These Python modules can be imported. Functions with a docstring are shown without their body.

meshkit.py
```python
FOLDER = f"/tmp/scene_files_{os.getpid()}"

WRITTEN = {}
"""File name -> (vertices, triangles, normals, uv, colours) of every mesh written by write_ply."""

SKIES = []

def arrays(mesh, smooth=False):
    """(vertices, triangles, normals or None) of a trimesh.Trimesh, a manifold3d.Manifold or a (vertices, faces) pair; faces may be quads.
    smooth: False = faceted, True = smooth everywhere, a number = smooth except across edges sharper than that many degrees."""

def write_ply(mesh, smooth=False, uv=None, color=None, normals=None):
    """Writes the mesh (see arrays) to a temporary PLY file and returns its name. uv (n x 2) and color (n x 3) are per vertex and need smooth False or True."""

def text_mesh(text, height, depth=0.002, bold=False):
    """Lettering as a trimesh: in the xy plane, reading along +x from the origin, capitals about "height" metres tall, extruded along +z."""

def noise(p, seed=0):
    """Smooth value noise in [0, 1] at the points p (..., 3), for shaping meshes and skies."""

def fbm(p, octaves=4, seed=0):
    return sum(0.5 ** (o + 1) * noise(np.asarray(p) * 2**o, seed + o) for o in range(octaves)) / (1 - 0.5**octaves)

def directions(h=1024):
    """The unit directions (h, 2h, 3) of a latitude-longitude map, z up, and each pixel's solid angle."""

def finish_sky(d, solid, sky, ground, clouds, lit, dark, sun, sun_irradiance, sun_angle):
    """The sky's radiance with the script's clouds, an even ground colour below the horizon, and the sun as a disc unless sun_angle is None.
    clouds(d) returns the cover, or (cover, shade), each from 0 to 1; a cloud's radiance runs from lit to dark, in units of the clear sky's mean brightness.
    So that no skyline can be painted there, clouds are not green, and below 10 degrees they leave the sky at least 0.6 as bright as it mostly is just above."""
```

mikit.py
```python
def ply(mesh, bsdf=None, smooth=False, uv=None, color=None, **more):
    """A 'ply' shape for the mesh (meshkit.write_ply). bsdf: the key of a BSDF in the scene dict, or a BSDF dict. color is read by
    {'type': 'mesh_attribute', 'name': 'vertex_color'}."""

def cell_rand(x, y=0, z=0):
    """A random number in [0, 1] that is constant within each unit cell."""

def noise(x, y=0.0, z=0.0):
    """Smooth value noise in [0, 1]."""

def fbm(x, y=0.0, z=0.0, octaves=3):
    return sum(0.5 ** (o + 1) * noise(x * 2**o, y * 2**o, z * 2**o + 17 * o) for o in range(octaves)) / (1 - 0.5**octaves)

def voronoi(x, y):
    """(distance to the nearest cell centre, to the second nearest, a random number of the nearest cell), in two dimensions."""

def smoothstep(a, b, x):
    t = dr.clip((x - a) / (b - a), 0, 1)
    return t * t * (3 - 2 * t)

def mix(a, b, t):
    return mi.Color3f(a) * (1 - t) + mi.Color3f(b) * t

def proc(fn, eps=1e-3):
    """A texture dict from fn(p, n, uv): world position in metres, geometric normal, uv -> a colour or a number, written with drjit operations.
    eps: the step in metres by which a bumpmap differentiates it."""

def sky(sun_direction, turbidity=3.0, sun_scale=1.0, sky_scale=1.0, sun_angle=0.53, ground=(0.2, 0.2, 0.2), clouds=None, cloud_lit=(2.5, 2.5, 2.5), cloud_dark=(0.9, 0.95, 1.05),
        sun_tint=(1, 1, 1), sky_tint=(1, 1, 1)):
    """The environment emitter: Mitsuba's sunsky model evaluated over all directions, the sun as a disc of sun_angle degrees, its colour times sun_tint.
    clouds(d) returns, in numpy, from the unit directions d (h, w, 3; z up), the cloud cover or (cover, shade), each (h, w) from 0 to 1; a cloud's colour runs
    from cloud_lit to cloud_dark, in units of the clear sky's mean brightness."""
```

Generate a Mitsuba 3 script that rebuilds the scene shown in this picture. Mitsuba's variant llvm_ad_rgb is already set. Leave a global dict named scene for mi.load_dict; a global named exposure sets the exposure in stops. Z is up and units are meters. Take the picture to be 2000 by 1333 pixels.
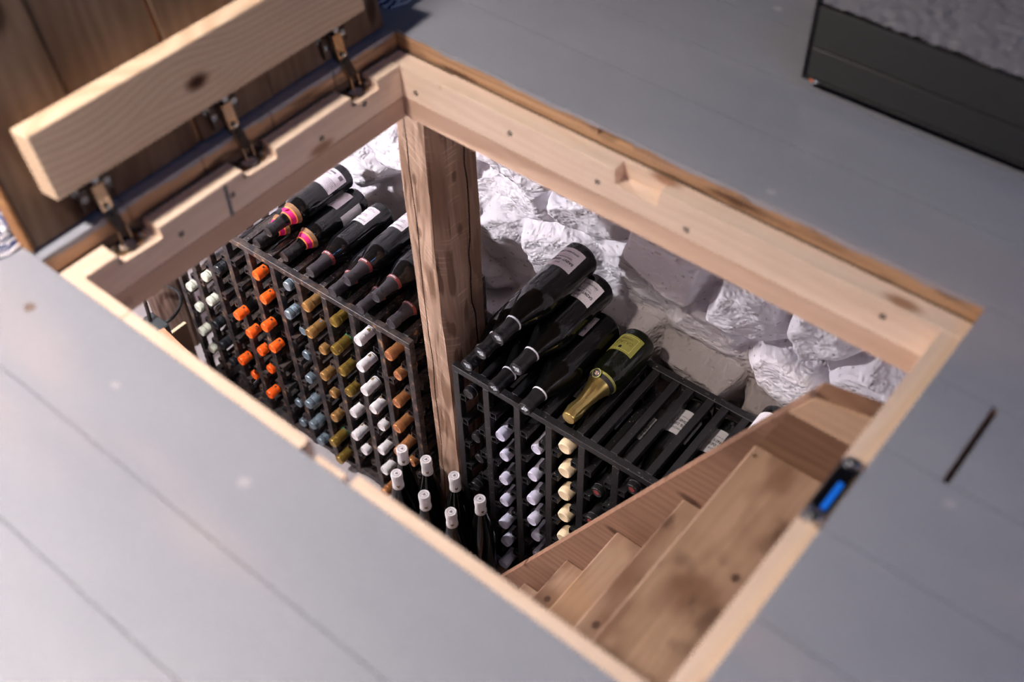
import math, random
import numpy as np
import trimesh
import manifold3d as m3
import drjit as dr
import mitsuba as mi
import meshkit, mikit
from mikit import noise, fbm, smoothstep, mix, voronoi, cell_rand, proc

T = mi.ScalarTransform4f
scene, labels = {}, {}
rnd = random.Random(7)

# ------------------------------------------------------------------ camera, light, exposure
CAM = [1.25012, -1.16624, 1.16178]
FWD = [-0.437574, 0.504179, -0.744535]
UP = [-0.461856, 0.584418, 0.667192]
scene['camera'] = {'type': 'thinlens', 'fov': 48.306, 'fov_axis': 'x', 'aperture_radius': 0.0085, 'focus_distance': 2.95,
                   'near_clip': 0.05, 'far_clip': 50.0,
                   'to_world': T().look_at(origin=CAM, target=[c + d for c, d in zip(CAM, FWD)], up=UP)}
exposure = 2.0
ROOM_LAMP = dict(p=(-0.30, -1.60, 2.15), r=0.12, rgb=(218.0, 191.0, 172.0))
ADDED_COOL_LAMP = dict(p=(2.5, -0.9, 2.25), size=(0.9, 0.5), rgb=(0.42, 0.80, 1.85))  # added lamp, gives the right side its blue tint
CELLAR_LAMP = dict(p=(-1.20, -0.60, -0.185), r=0.045, rgb=(400.0, 391.0, 404.0))
ADDED_CELLAR_LAMP2 = dict(p=(1.50, -0.05, -0.175), r=0.04, rgb=(19.0, 18.5, 19.0))  # added fill for the right part of the cellar wall

# ------------------------------------------------------------------ helpers
def rgb(*c): return {'type': 'rgb', 'value': list(c)}
def srgb(r, g, b):
    f = lambda v: (v / 255 / 12.92) if v / 255 < 0.04045 else ((v / 255 + 0.055) / 1.055) ** 2.4
    return [f(r), f(g), f(b)]
def pr(name, color, rough=0.5, spec=0.5, metal=0.0, bump=None, **kw):
    b = {'type': 'principled', 'base_color': color if isinstance(color, dict) else rgb(*color), 'roughness': rough, 'specular': spec, 'metallic': metal, **kw}
    if bump: b = {'type': 'bumpmap', 'arbitrary': bump[0], 'scale': bump[1], 'bsdf': b}
    scene['mat_' + name] = {'type': 'twosided', 'bsdf': b}
    return 'mat_' + name
used = {}
def key_for(name):
    n = used.get(name, 0); used[name] = n + 1
    return name if n == 0 else f'{name}_{n:03d}'
def thing(name, label=None, cat=None, group=None, kind=None):
    k = key_for(name); d = {}
    if label: d['label'] = label
    if cat: d['category'] = cat
    if group: d['group'] = group
    if kind: d['kind'] = kind
    labels[k] = d
    return k
def put(shape, mat, key, to=None, label=None):
    """shape: dict from ply() without bsdf, stored under key."""
    e = {**shape, 'bsdf': {'type': 'ref', 'id': mat}}
    if to is not None: e['to_world'] = T(np.array(to, float))
    scene[key] = e
    if label: labels[key] = {'label': label}
    return key
def part(parent, name, shape, mat, to=None, label=None):
    if not isinstance(shape, dict): shape = mikit.ply(shape, None, False)
    return put(shape, mat, key_for(parent + '__' + name), to, label)
def M4(R=None, t=(0, 0, 0)):
    m = np.eye(4)
    if R is not None: m[:3, :3] = R
    m[:3, 3] = t
    return m
def bev(x0, x1, y0, y1, z0, z1, b=0.0015):
    c = np.array([[x0, x1], [y0, y1], [z0, z1]], float); p = []
    for i in (0, 1):
        for j in (0, 1):
            for k in (0, 1):
                v = np.array([c[0, i], c[1, j], c[2, k]]); s = np.array([1 - 2 * i, 1 - 2 * j, 1 - 2 * k]) * b
                for a in range(3):
                    q = v + s; q[a] = v[a]; p.append(q)
    return trimesh.convex.convex_hull(np.array(p))
def man(mesh): return m3.Manifold(m3.Mesh(np.asarray(mesh.vertices, np.float32), np.asarray(mesh.faces, np.uint32)))
def cubem(x0, x1, y0, y1, z0, z1): return m3.Manifold.cube([x1 - x0, y1 - y0, z1 - z0]).translate([x0, y0, z0])
def lathe(profile, n=28):
    """profile: (r, z) from bottom to top; closed at r=0 ends."""
    pf = np.array(profile, float); th = np.linspace(0, 2 * np.pi, n, endpoint=False)
    v = np.stack([np.outer(pf[:, 0], np.cos(th)), np.outer(pf[:, 0], np.sin(th)), np.repeat(pf[:, 1:2], n, 1)], -1).reshape(-1, 3)
    f = []
    for i in range(len(pf) - 1):
        for j in range(n):
            a, b, c, d = i * n + j, i * n + (j + 1) % n, (i + 1) * n + (j + 1) % n, (i + 1) * n + j
            if pf[i, 0] > 1e-9: f.append([a, b, c] if pf[i + 1, 0] > 1e-9 else [a, b, c])
            if pf[i + 1, 0] > 1e-9: f.append([a, c, d])
    return trimesh.Trimesh(v, np.array(f), process=False)
def tube(pts, r, n=8):
    pts = np.array(pts, float); v = []; f = []
    up = np.array([0.13, 0.21, 0.97])
    for i, p in enumerate(pts):
        d = pts[min(i + 1, len(pts) - 1)] - pts[max(i - 1, 0)]; d /= np.linalg.norm(d)
        a = np.cross(d, up); a /= np.linalg.norm(a) + 1e-9; b = np.cross(d, a)
        for k in range(n):
            t = 2 * np.pi * k / n; v.append(p + r * (np.cos(t) * a + np.sin(t) * b))
    for i in range(len(pts) - 1):
        for k in range(n):
            a, b = i * n + k, i * n + (k + 1) % n
            f += [[a, a + n, b], [b, a + n, b + n]]
    m = len(v); v += [pts[0], pts[-1]]
    for k in range(n):
        f += [[m, k, (k + 1) % n], [m + 1, (len(pts) - 1) * n + (k + 1) % n, (len(pts) - 1) * n + k]]
    return trimesh.Trimesh(np.array(v), np.array(f), process=False)
def patch(r, t0, t1, z0, z1, n=14, thick=0.0003):
    th = np.linspace(t0, t1, n); v = []; f = []
    rr = [r, r + thick]
    for q in rr:
        for z in (z0, z1):
            for t in th: v.append([q * np.cos(t), q * np.sin(t), z])
    A = lambda q, z, i: (q * 2 + z) * n + i
    for i in range(n - 1):
        f += [[A(1, 0, i), A(1, 0, i + 1), A(1, 1, i + 1)], [A(1, 0, i), A(1, 1, i + 1), A(1, 1, i)]]
        f += [[A(0, 0, i), A(0, 1, i + 1), A(0, 0, i + 1)], [A(0, 0, i), A(0, 1, i), A(0, 1, i + 1)]]
        f += [[A(0, 1, i), A(1, 1, i), A(1, 1, i + 1)], [A(0, 1, i), A(1, 1, i + 1), A(0, 1, i + 1)]]
        f += [[A(0, 0, i), A(1, 0, i + 1), A(1, 0, i)], [A(0, 0, i), A(0, 0, i + 1), A(1, 0, i + 1)]]
    for i, s in ((0, 1), (n - 1, -1)):
        q = [[A(0, 0, i), A(1, 0, i), A(1, 1, i)], [A(0, 0, i), A(1, 1, i), A(0, 1, i)]]
        f += [x[::s] for x in q]
    return trimesh.Trimesh(np.array(v), np.array(f), process=False)
def wrap(mesh, r, tc, zc):
    """flat xy mesh (x right, y up) onto a cylinder of radius r, centred at angle tc, height zc."""
    v = mesh.vertices.copy(); th = tc + v[:, 0] / r; q = r + v[:, 2]
    return trimesh.Trimesh(np.stack([q * np.cos(th), q * np.sin(th), zc + v[:, 1]], 1), mesh.faces, process=False)
def text_flat(s, h, bold=False):
    t = meshkit.text_mesh(s, h, 0.0003, bold); b = t.bounds
    t.apply_translation([-(b[0][0] + b[1][0]) / 2, -(b[0][1] + b[1][1]) / 2, 0])
    return t
def cat(ms): return trimesh.util.concatenate(ms)
def poly_extrude(pts, d):
    from shapely.geometry import Polygon
    return trimesh.creation.extrude_polygon(Polygon(pts), d, engine='earcut')

# ------------------------------------------------------------------ materials
def wood_fn(axis, c1, c2, cd, knots=1.0, scale=1.0, stain=0.0, seed=0.0, cs=None):
    o = [i for i in range(3) if i != axis]
    def fn(p, n, uv):
        q = [p.x, p.y, p.z]; L = q[axis] * scale + seed; A = q[o[0]] * scale; B = q[o[1]] * scale
        w = fbm(L * 2.3 + seed, A * 9, B * 9)
        g = noise(A * 130 + w * 9, B * 130 + w * 9, L * 5)
        ring = 0.5 + 0.5 * dr.sin((A * 0.9 + B * 1.1) * 240 + w * 22 + L * 3)
        c = mix(c1, c2, dr.clip(0.55 * g + 0.45 * ring, 0, 1) * 0.8 + 0.2 * w)
        d1, d2, r = voronoi(L * 4.2 + 0.6 * B, (A + B) * 11 + 3.3)
        k = smoothstep(0.17, 0.05, d1) * dr.select(r < 0.34 * knots, 1.0, 0.0)
        c = mix(c, cd, k * 0.85)
        if stain:
            s = smoothstep(0.45, 0.75, fbm(L * 3.1 + 5, A * 5 + 2, B * 5)) * stain
            c = mix(c, cs if cs else cd, s)
        return c
    return proc(fn)
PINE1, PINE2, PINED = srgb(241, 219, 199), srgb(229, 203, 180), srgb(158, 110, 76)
for ax, nm in ((0, 'x'), (1, 'y')):
    pr('pine_' + nm, wood_fn(ax, PINE1, PINE2, PINED, 0.8, seed=1.7 * ax), 0.62, 0.3)
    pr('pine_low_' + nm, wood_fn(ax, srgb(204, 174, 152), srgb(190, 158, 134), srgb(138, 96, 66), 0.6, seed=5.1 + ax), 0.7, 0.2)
pr('old_board', wood_fn(2, srgb(140, 118, 100), srgb(108, 87, 70), srgb(44, 28, 18), 1.2, stain=0.85, seed=3.1, cs=srgb(70, 46, 30)), 0.7, 0.25)
pr('raw_edge', wood_fn(0, srgb(190, 142, 98), srgb(148, 100, 62), srgb(70, 44, 26), 0.6, stain=0.5, cs=srgb(98, 58, 34)), 0.7, 0.25)
def stair_fn(p, n, uv):
    w = fbm(p.x * 9, p.y * 2.5, p.z * 3)
    g = noise(p.x * 150 + w * 10, p.y * 6, p.z * 90)
    c = mix(srgb(169, 140, 118), srgb(136, 109, 89), dr.clip(0.5 * g + 0.5 * w, 0, 1))
    c = mix(c, srgb(104, 74, 56), smoothstep(0.42, 0.68, fbm(p.x * 8 + 4, p.y * 6, p.z * 5, 4)) * 0.85)
    c = mix(c, srgb(70, 48, 38), smoothstep(0.60, 0.76, fbm(p.x * 13 + 1, p.y * 10 + 7, p.z * 6, 4)) * 0.8)
    c = mix(c, srgb(156, 116, 78), smoothstep(0.55, 0.8, fbm(p.x * 5 + 9, p.y * 4 + 2, 1.0)) * 0.5)
    d1, d2, r = voronoi(p.x * 11 + 0.4, p.y * 9)
    return mix(c, srgb(58, 38, 30), smoothstep(0.11, 0.04, d1) * dr.select(r < 0.2, 0.85, 0.0))
pr('stair', proc(stair_fn), 0.6, 0.3)
pr('stringer', wood_fn(0, srgb(138, 106, 86), srgb(116, 84, 66), srgb(62, 40, 30), 0.8, stain=0.85, seed=4.4, cs=srgb(78, 54, 40)), 0.62, 0.3)
def cleat_fn(p, n, uv):
    w = fbm(p.y * 3.0, p.z * 10, 2.0)
    ky, kz = p.y + 0.38, p.z - 0.162
    rad = dr.sqrt(ky * ky * 0.30 + kz * kz)
    bend = 0.020 * dr.exp(-(ky * ky) * 130) * dr.select(kz > 0, 1.0, -1.0)
    ring = 0.5 + 0.5 * dr.sin((kz - bend * 0.7 + 0.012 * w + 0.02 * noise(p.y * 7, p.z * 9)) * 560)
    g = noise(p.y * 12, p.z * 420, p.x * 200)
    c = mix(srgb(240, 214, 186), srgb(212, 180, 150), dr.clip(0.6 * ring + 0.3 * g, 0, 1))
    c = mix(c, srgb(120, 84, 60), smoothstep(0.017, 0.006, rad)); c = mix(c, srgb(70, 44, 32), smoothstep(0.008, 0.004, rad))
    d1, d2, r = voronoi(p.y * 7.5 + 0.2, p.z * 14)
    return mix(c, srgb(132, 92, 64), smoothstep(0.07, 0.03, d1) * dr.select(r < 0.4, 0.8, 0.0))
pr('cleat', proc(cleat_fn), 0.65, 0.25)
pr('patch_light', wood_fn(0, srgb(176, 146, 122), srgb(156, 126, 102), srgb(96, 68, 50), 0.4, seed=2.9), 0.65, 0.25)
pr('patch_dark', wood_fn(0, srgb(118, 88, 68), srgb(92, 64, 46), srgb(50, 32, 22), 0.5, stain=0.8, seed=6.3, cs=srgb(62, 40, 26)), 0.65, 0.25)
def floor_fn(p, n, uv):
    d = fbm(p.x * 3, p.y * 9, 2.0); s = fbm(p.x * 30, p.y * 60, 1.0)
    c = mix(srgb(146, 150, 162), srgb(160, 163, 173), d)
    c = mix(c, srgb(176, 166, 172), smoothstep(0.55, 0.8, fbm(p.x * 2 + 9, p.y * 7, 4.0)) * 0.5)
    d1, d2, r = voronoi(p.x * 9, p.y * 11)
    c = mix(c, srgb(116, 92, 76), smoothstep(0.10, 0.03, d1 + 0.12 * (s - 0.5)) * dr.select(r < 0.045, 0.8, 0.0))
    c = mix(c, srgb(196, 190, 196), smoothstep(0.11, 0.03, d1 + 0.14 * (s - 0.5)) * dr.select(r > 0.965, 0.5, 0.0))
    edge = p.z + 0.012 * (fbm(p.x * 26, p.y * 26, 1.0) - 0.5)
    wood = mix(srgb(206, 168, 132), srgb(150, 112, 82), noise(p.x * 7 + p.y * 7, p.z * 420))
    wood = mix(wood, srgb(92, 62, 44), smoothstep(0.5, 0.75, fbm(p.x * 11 + 3, p.y * 11, p.z * 40)))
    return dr.select(edge > 0.0265, c, wood)
pr('floor_paint', proc(floor_fn), 0.42, 0.45)
pr('rough_top', srgb(150, 148, 153), 0.8, 0.2)
pr('dark_gloss', srgb(54, 55, 55), 0.16, 0.4)
pr('room_white', srgb(112, 111, 112), 0.9, 0.1)
def stone_fn(p, n, uv):
    a = fbm(p.x * 5, p.y * 5, p.z * 5, 4)
    c = mix(srgb(226, 222, 228), srgb(204, 200, 208), a)
    c = mix(c, srgb(206, 190, 202), smoothstep(0.55, 0.8, fbm(p.x * 3 + 7, p.z * 3, p.y)) * 0.6)
    pit = smoothstep(0.80, 0.9, noise(p.x * 95, p.y * 95, p.z * 95))
    c = mix(c, srgb(128, 114, 110), pit * 0.55)
    low = smoothstep(-0.93, -1.02, p.z + 0.05 * (a - 0.5)) * smoothstep(-0.2, 0.05, p.x)  # grime and the shade behind the black rack, both put into the colour
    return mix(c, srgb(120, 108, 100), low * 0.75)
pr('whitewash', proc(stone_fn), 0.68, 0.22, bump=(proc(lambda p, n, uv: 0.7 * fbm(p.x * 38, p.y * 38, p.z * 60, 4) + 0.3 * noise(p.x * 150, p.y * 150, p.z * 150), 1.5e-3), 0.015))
pr('cellar_floor', proc(lambda p, n, uv: mix(srgb(186, 180, 182), srgb(150, 140, 138), fbm(p.x * 6, p.y * 6, 1.0, 4))), 0.8, 0.2)
pr('ceiling_dark', srgb(120, 100, 84), 0.9, 0.1)
def post_fn(p, n, uv):
    w = fbm(p.z * 2.2, p.x * 12, p.y * 12)
    g = noise(p.x * 170 + w * 12, p.y * 170 + w * 12, p.z * 9)
    c = mix(srgb(178, 150, 130), srgb(138, 112, 92), dr.clip(g * 0.7 + 0.3 * w, 0, 1))
    saw = noise(p.z * 210 + p.x * 160, 0.5, 1.0)
    c = mix(c, srgb(222, 196, 172), smoothstep(0.6, 0.85, saw) * 0.35 * smoothstep(0.4, 0.65, noise(p.z * 9, p.x * 30, p.y * 30)))
    c = mix(c, srgb(116, 88, 70), smoothstep(0.5, 0.75, fbm(p.z * 4 + 2, p.x * 9, p.y * 9)) * 0.6)
    c = mix(c, srgb(104, 76, 58), smoothstep(0.52, 0.70, noise(p.x * 95 + w * 14, p.y * 95, p.z * 7)) * 0.75)
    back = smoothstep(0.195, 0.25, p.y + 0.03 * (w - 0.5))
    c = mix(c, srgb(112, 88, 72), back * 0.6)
    crack = -0.163 + 0.012 * (noise(p.z * 5.0, 3.0) - 0.5) + 0.004 * (noise(p.z * 17, 7.0) - 0.5)
    front = smoothstep(0.182, 0.17, p.y)
    c = mix(c, srgb(36, 22, 16), smoothstep(0.0022, 0.001, dr.abs(p.x - crack)) * front)
    crack2 = 0.238 + 0.014 * (noise(p.z * 4.0, 9.0) - 0.5) + 0.006 * (noise(p.z * 19, 2.0) - 0.5)
    side = smoothstep(-0.11, -0.1, p.x)
    c = mix(c, srgb(32, 20, 15), smoothstep(0.003, 0.0014, dr.abs(p.y - crack2)) * side)
    d1, d2, r = voronoi(p.z * 6, (p.x - p.y) * 14)
    c = mix(c, srgb(88, 60, 44), smoothstep(0.14, 0.05, d1) * dr.select(r < 0.3, 0.7, 0.0))
    return c
pr('post', proc(post_fn), 0.8, 0.15, bump=(proc(lambda p, n, uv: fbm(p.x * 90, p.y * 90, p.z * 12, 3), 1e-3), 0.006))
pr('log', wood_fn(2, srgb(132, 112, 100), srgb(84, 66, 56), srgb(44, 32, 26), 0.3, stain=0.5, seed=8.0), 0.9, 0.1)
def rust_fn(p, n, uv):
    a = fbm(p.x * 60, p.y * 60, p.z * 40, 3); b = noise(p.x * 330, p.y * 330, p.z * 330)
    c = mix(srgb(35, 33, 35), srgb(62, 52, 47), smoothstep(0.42, 0.62, a))
    c = mix(c, srgb(140, 106, 76), smoothstep(0.68, 0.8, a) * 0.8)
    return mix(c, srgb(170, 165, 160), smoothstep(0.86, 0.93, b) * 0.5)
pr('rust_steel', proc(rust_fn), 0.45, 0.5)
pr('black_steel', proc(lambda p, n, uv: mix(srgb(25, 24, 26), srgb(168, 164, 162), smoothstep(0.89, 0.95, noise(p.x * 300, p.y * 300, p.z * 300)) * 0.5)), 0.4, 0.5)
def glass(nm, c): return pr(nm, c, 0.05, 0.42)
glass('glass_black', srgb(8, 9, 9)); glass('glass_green', srgb(13, 18, 8)); glass('glass_blue', srgb(9, 10, 13))
for nm, c, r_, m_ in (('cap_sage', (205, 207, 190), .4, 0), ('cap_orange', (238, 92, 24), .35, 0), ('cap_grey', (132, 148, 158), .3, .55), ('cap_tan', (196, 150, 92), .3, .7),
                      ('cap_gold', (158, 130, 62), .28, .7), ('cap_white', (216, 211, 210), .45, 0), ('cap_copper', (196, 132, 84), .3, .6), ('cap_black', (21, 20, 22), .36, 0),
                      ('cap_charcoal', (40, 37, 42), .6, 0), ('wax_cream', (232, 210, 174), .3, 0), ('cap_lilac', (206, 204, 222), .4, 0), ('cap_ink', (28, 32, 36), .3, .2),
                      ('foil_gold', (208, 182, 112), .27, .95), ('foil_olive', (150, 148, 78), .4, .3), ('label_white', (222, 216, 224), .6, 0), ('label_grey', (196, 194, 196), .5, 0),
                      ('label_olive', (142, 140, 66), .5, 0), ('ink', (26, 22, 26), .6, 0), ('ink_grey', (120, 112, 122), .7, 0), ('ink_gold', (112, 92, 52), .5, 0), ('band_red', (116, 48, 46), .5, 0),
                      ('magenta', (206, 26, 112), .5, 0), ('orange_band', (255, 132, 72), .5, 0), ('kraft', (128, 92, 62), .6, 0), ('green_band', (24, 130, 84), .4, 0), ('silver_print', (206, 212, 220), .4, 0),
                      ('line_yellow', (214, 206, 130), .5, 0), ('rose_seal', (196, 160, 140), .4, .4), ('screw', (70, 66, 64), .4, .8), ('bright_screw', (190, 200, 206), .25, .9),
                      ('hinge', (176, 150, 122), .3, .9), ('hinge_dark', (70, 64, 60), .35, .8), ('black_metal', (16, 18, 24), .25, .3), ('chrome', (210, 214, 220), .12, 1.0),
                      ('brass', (150, 130, 100), .4, .8), ('matt_black', (18, 18, 20), .5, 0), ('cardboard', (184, 132, 100), .8, 0), ('cable', (26, 25, 26), .5, 0), ('adapter', (50, 56, 58), .5, 0),
                      ('crate', (92, 70, 54), .7, 0), ('crate_edge', (226, 196, 164), .7, 0), ('rug_teal', (84, 112, 124), .95, 0), ('rug_white', (232, 230, 236), .95, 0), ('rug_navy', (62, 76, 122), .95, 0),
                      ('pencil', (84, 66, 52), .7, 0), ('frame_black', (12, 12, 15), .55, 0), ('grey_tape', (104, 104, 106), .6, 0)):
    pr(nm, srgb(*c), r_, 0.5, float(m_))
scene['mat_lamp_off'] = {'type': 'diffuse', 'reflectance': rgb(.8, .8, .8)}

# ------------------------------------------------------------------ room lamps, the cool panel added; cellar lamps, the second an added fill
def added_panel_lamp(name, L, label):
    t = thing(name, label, 'lamp'); x, y, z = L['p']; a, b = L['size']
    part(t, 'housing', bev(x - a / 2 - .02, x + a / 2 + .02, y - b / 2 - .02, y + b / 2 + .02, z + .004, z + .05, .004), 'mat_room_white')
    part(t, 'stem', lathe([(0, z + .05), (.012, z + .05), (.012, 2.301), (0, 2.301)], 12).apply_translation([x, y, 0]), 'mat_room_white')
    v = np.array([[x - a / 2, y - b / 2, z], [x - a / 2, y + b / 2, z], [x + a / 2, y + b / 2, z], [x + a / 2, y - b / 2, z]])
    k = part(t, 'diffuser', trimesh.Trimesh(v, [[0, 1, 2], [0, 2, 3]], process=False), 'mat_lamp_off')
    scene[k]['emitter'] = {'type': 'area', 'radiance': rgb(*L['rgb'])}
def shade_lamp(L, label):
    t = thing('unseen_room_lamp', label, 'lamp'); (x, y, z), r = L['p'], L['r']
    part(t, 'shade', mikit.ply(lathe([(r + .030, z - .12), (r + .032, z - .12), (r + .032, z + .02), (.03, z + .05), (.03, 2.301), (0, 2.301), (0, z + .01), (r + .030, z + .01), (r + .030, z - .12)], 40).apply_translation([x, y, 0]), None, 35), 'mat_matt_black')  # shade added to narrow the light and dim the far floor
    n = 40; th = np.linspace(0, 2 * np.pi, n, endpoint=False)
    v = np.vstack([np.stack([x + r * np.cos(th), y + r * np.sin(th), np.full(n, z)], 1), [[x, y, z]]])
    k = part(t, 'diffuser', trimesh.Trimesh(v, [[n, (i + 1) % n, i] for i in range(n)], process=False), 'mat_lamp_off')
    scene[k]['emitter'] = {'type': 'area', 'radiance': rgb(*L['rgb'])}
shade_lamp(ROOM_LAMP, 'warm white round lamp with added black shade above the hatch')
added_panel_lamp('unseen_room_lamp', ADDED_COOL_LAMP, 'added cool white panel lamp for blue tint right of the hatch')
def bulb(L, label):
    t = thing('unseen_cellar_lamp', label, 'lamp'); x, y, z = L['p']; r = L['r']
    k = part(t, 'bulb', trimesh.creation.icosphere(2, r).apply_translation([x, y, z]), 'mat_lamp_off')
    scene[k]['emitter'] = {'type': 'area', 'radiance': rgb(*L['rgb'])}
    part(t, 'socket', lathe([(0, r * .9), (.02, r * .9), (.024, r + .012), (.045, r + .02), (.045, -.1005 - z), (0, -.1005 - z)], 16).apply_translation([x, y, z]), 'mat_matt_black')
bulb(CELLAR_LAMP, 'bare cellar bulb under the floor left of the hatch')
bulb(ADDED_CELLAR_LAMP2, 'added fill bulb under the floor right of the hatch')

# ------------------------------------------------------------------ setting: floor planks with the hatch hole, room shell
HX0, HX1, HY0, HY1, FZ = -0.041, 1.048, -0.703, 0.039, 0.033
RX0, RX1, RY0, RY1 = -2.2, 3.2, -3.4, 0.90
floor = thing('floor', 'grey painted plank floor around the open hatch', kind='structure')
def plank(x0, x1, y0, y1, cut=None):
    g = 0.0014
    m = bev(x0 + g, x1 - g, y0 + g, y1 - 0.0, FZ, 0.0016)
    if cut is not None:
        mm = (man(m) - cut).to_mesh(); m = trimesh.Trimesh(mm.vert_properties[:, :3], mm.tri_verts, process=False)
    part(floor, 'plank', m, 'mat_floor_paint')
ys = [RY1, 0.745, 0.604, 0.463, 0.3215, 0.181, HY1]
notch = cubem(0.40, 0.47, HY1 - .01, HY1 + .009, 0.014, 0.028)
for a, b in zip(ys[1:], ys[:-1]):
    plank(RX0, RX1, a, b, notch if a == HY1 else None)
ys = [HY0, -0.856, -0.994, -1.134, -1.275, -1.415, -1.56, -1.70, -1.85, -2.0, -2.15, -2.3, -2.45, -2.6, -2.75, -2.9, -3.05, -3.2, RY0]
for a, b in zip(ys[1:], ys[:-1]): plank(RX0, RX1, a, b)
ys = [HY1, -0.116, -0.259, -0.405, -0.55, HY0]
for a, b in zip(ys[1:], ys[:-1]):
    plank(RX0, HX0, a, b)
    if a == -0.259: plank(HX1, 1.129, a, b); plank(1.135, RX1, a, b)
    else: plank(HX1, RX1, a, b)
def struct(name, mesh, mat, label, smooth=False):
    k = thing(name, label, kind='structure')
    put(mikit.ply(mesh, None, smooth), mat, k)
    return k
struct('wall_back', bev(RX0, RX1, RY1, RY1 + .1, 0, 2.4, .002), 'mat_room_white', 'plain wall of the room behind the dark low cabinet')
struct('wall_left', bev(RX0 - .1, RX0, RY0, RY1, 0, 2.4, .002), 'mat_room_white', 'white wall of the room on the left')
struct('wall_right', bev(RX1, RX1 + .1, RY0, RY1, 0, 2.4, .002), 'mat_room_white', 'white wall of the room on the right')
struct('wall_front', bev(RX0, RX1, RY0 - .1, RY0, 0, 2.4, .002), 'mat_room_white', 'white wall of the room behind the camera')
struct('ceiling', bev(RX0 - .1, RX1 + .1, RY0 - .1, RY1 + .1, 2.3, 2.4, .002), 'mat_room_white', 'white ceiling of the room')
# the layer under the planks: the cellar's ceiling, with the same hole
CX0, CX1, CY0, CY1, CZ = -2.0, 1.75, -1.35, 0.60, -1.845
mm = (cubem(RX0, RX1, RY0, RY1 + .1, -.10, -.0005) - cubem(HX0, HX1, HY0, HY1, -.2, .1)).to_mesh()
struct('ceiling_cellar', trimesh.Trimesh(mm.vert_properties[:, :3], mm.tri_verts, process=False), 'mat_ceiling_dark', 'boarded underside of the floor above the cellar')
struct('floor_cellar', bev(CX0 - .1, CX1 + .1, CY0 - .1, CY1 + .1, CZ - .1, CZ, .002), 'mat_cellar_floor', 'pale concrete cellar floor under the wine racks')
struct('wall_cellar_left', bev(CX0 - .1, CX0, CY0, CY1, CZ, -.10, .002), 'mat_whitewash', 'whitewashed cellar wall on the left')
struct('wall_cellar_right', bev(CX1, CX1 + .1, CY0, CY1, CZ, -.10, .002), 'mat_whitewash', 'whitewashed cellar wall on the right')
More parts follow.
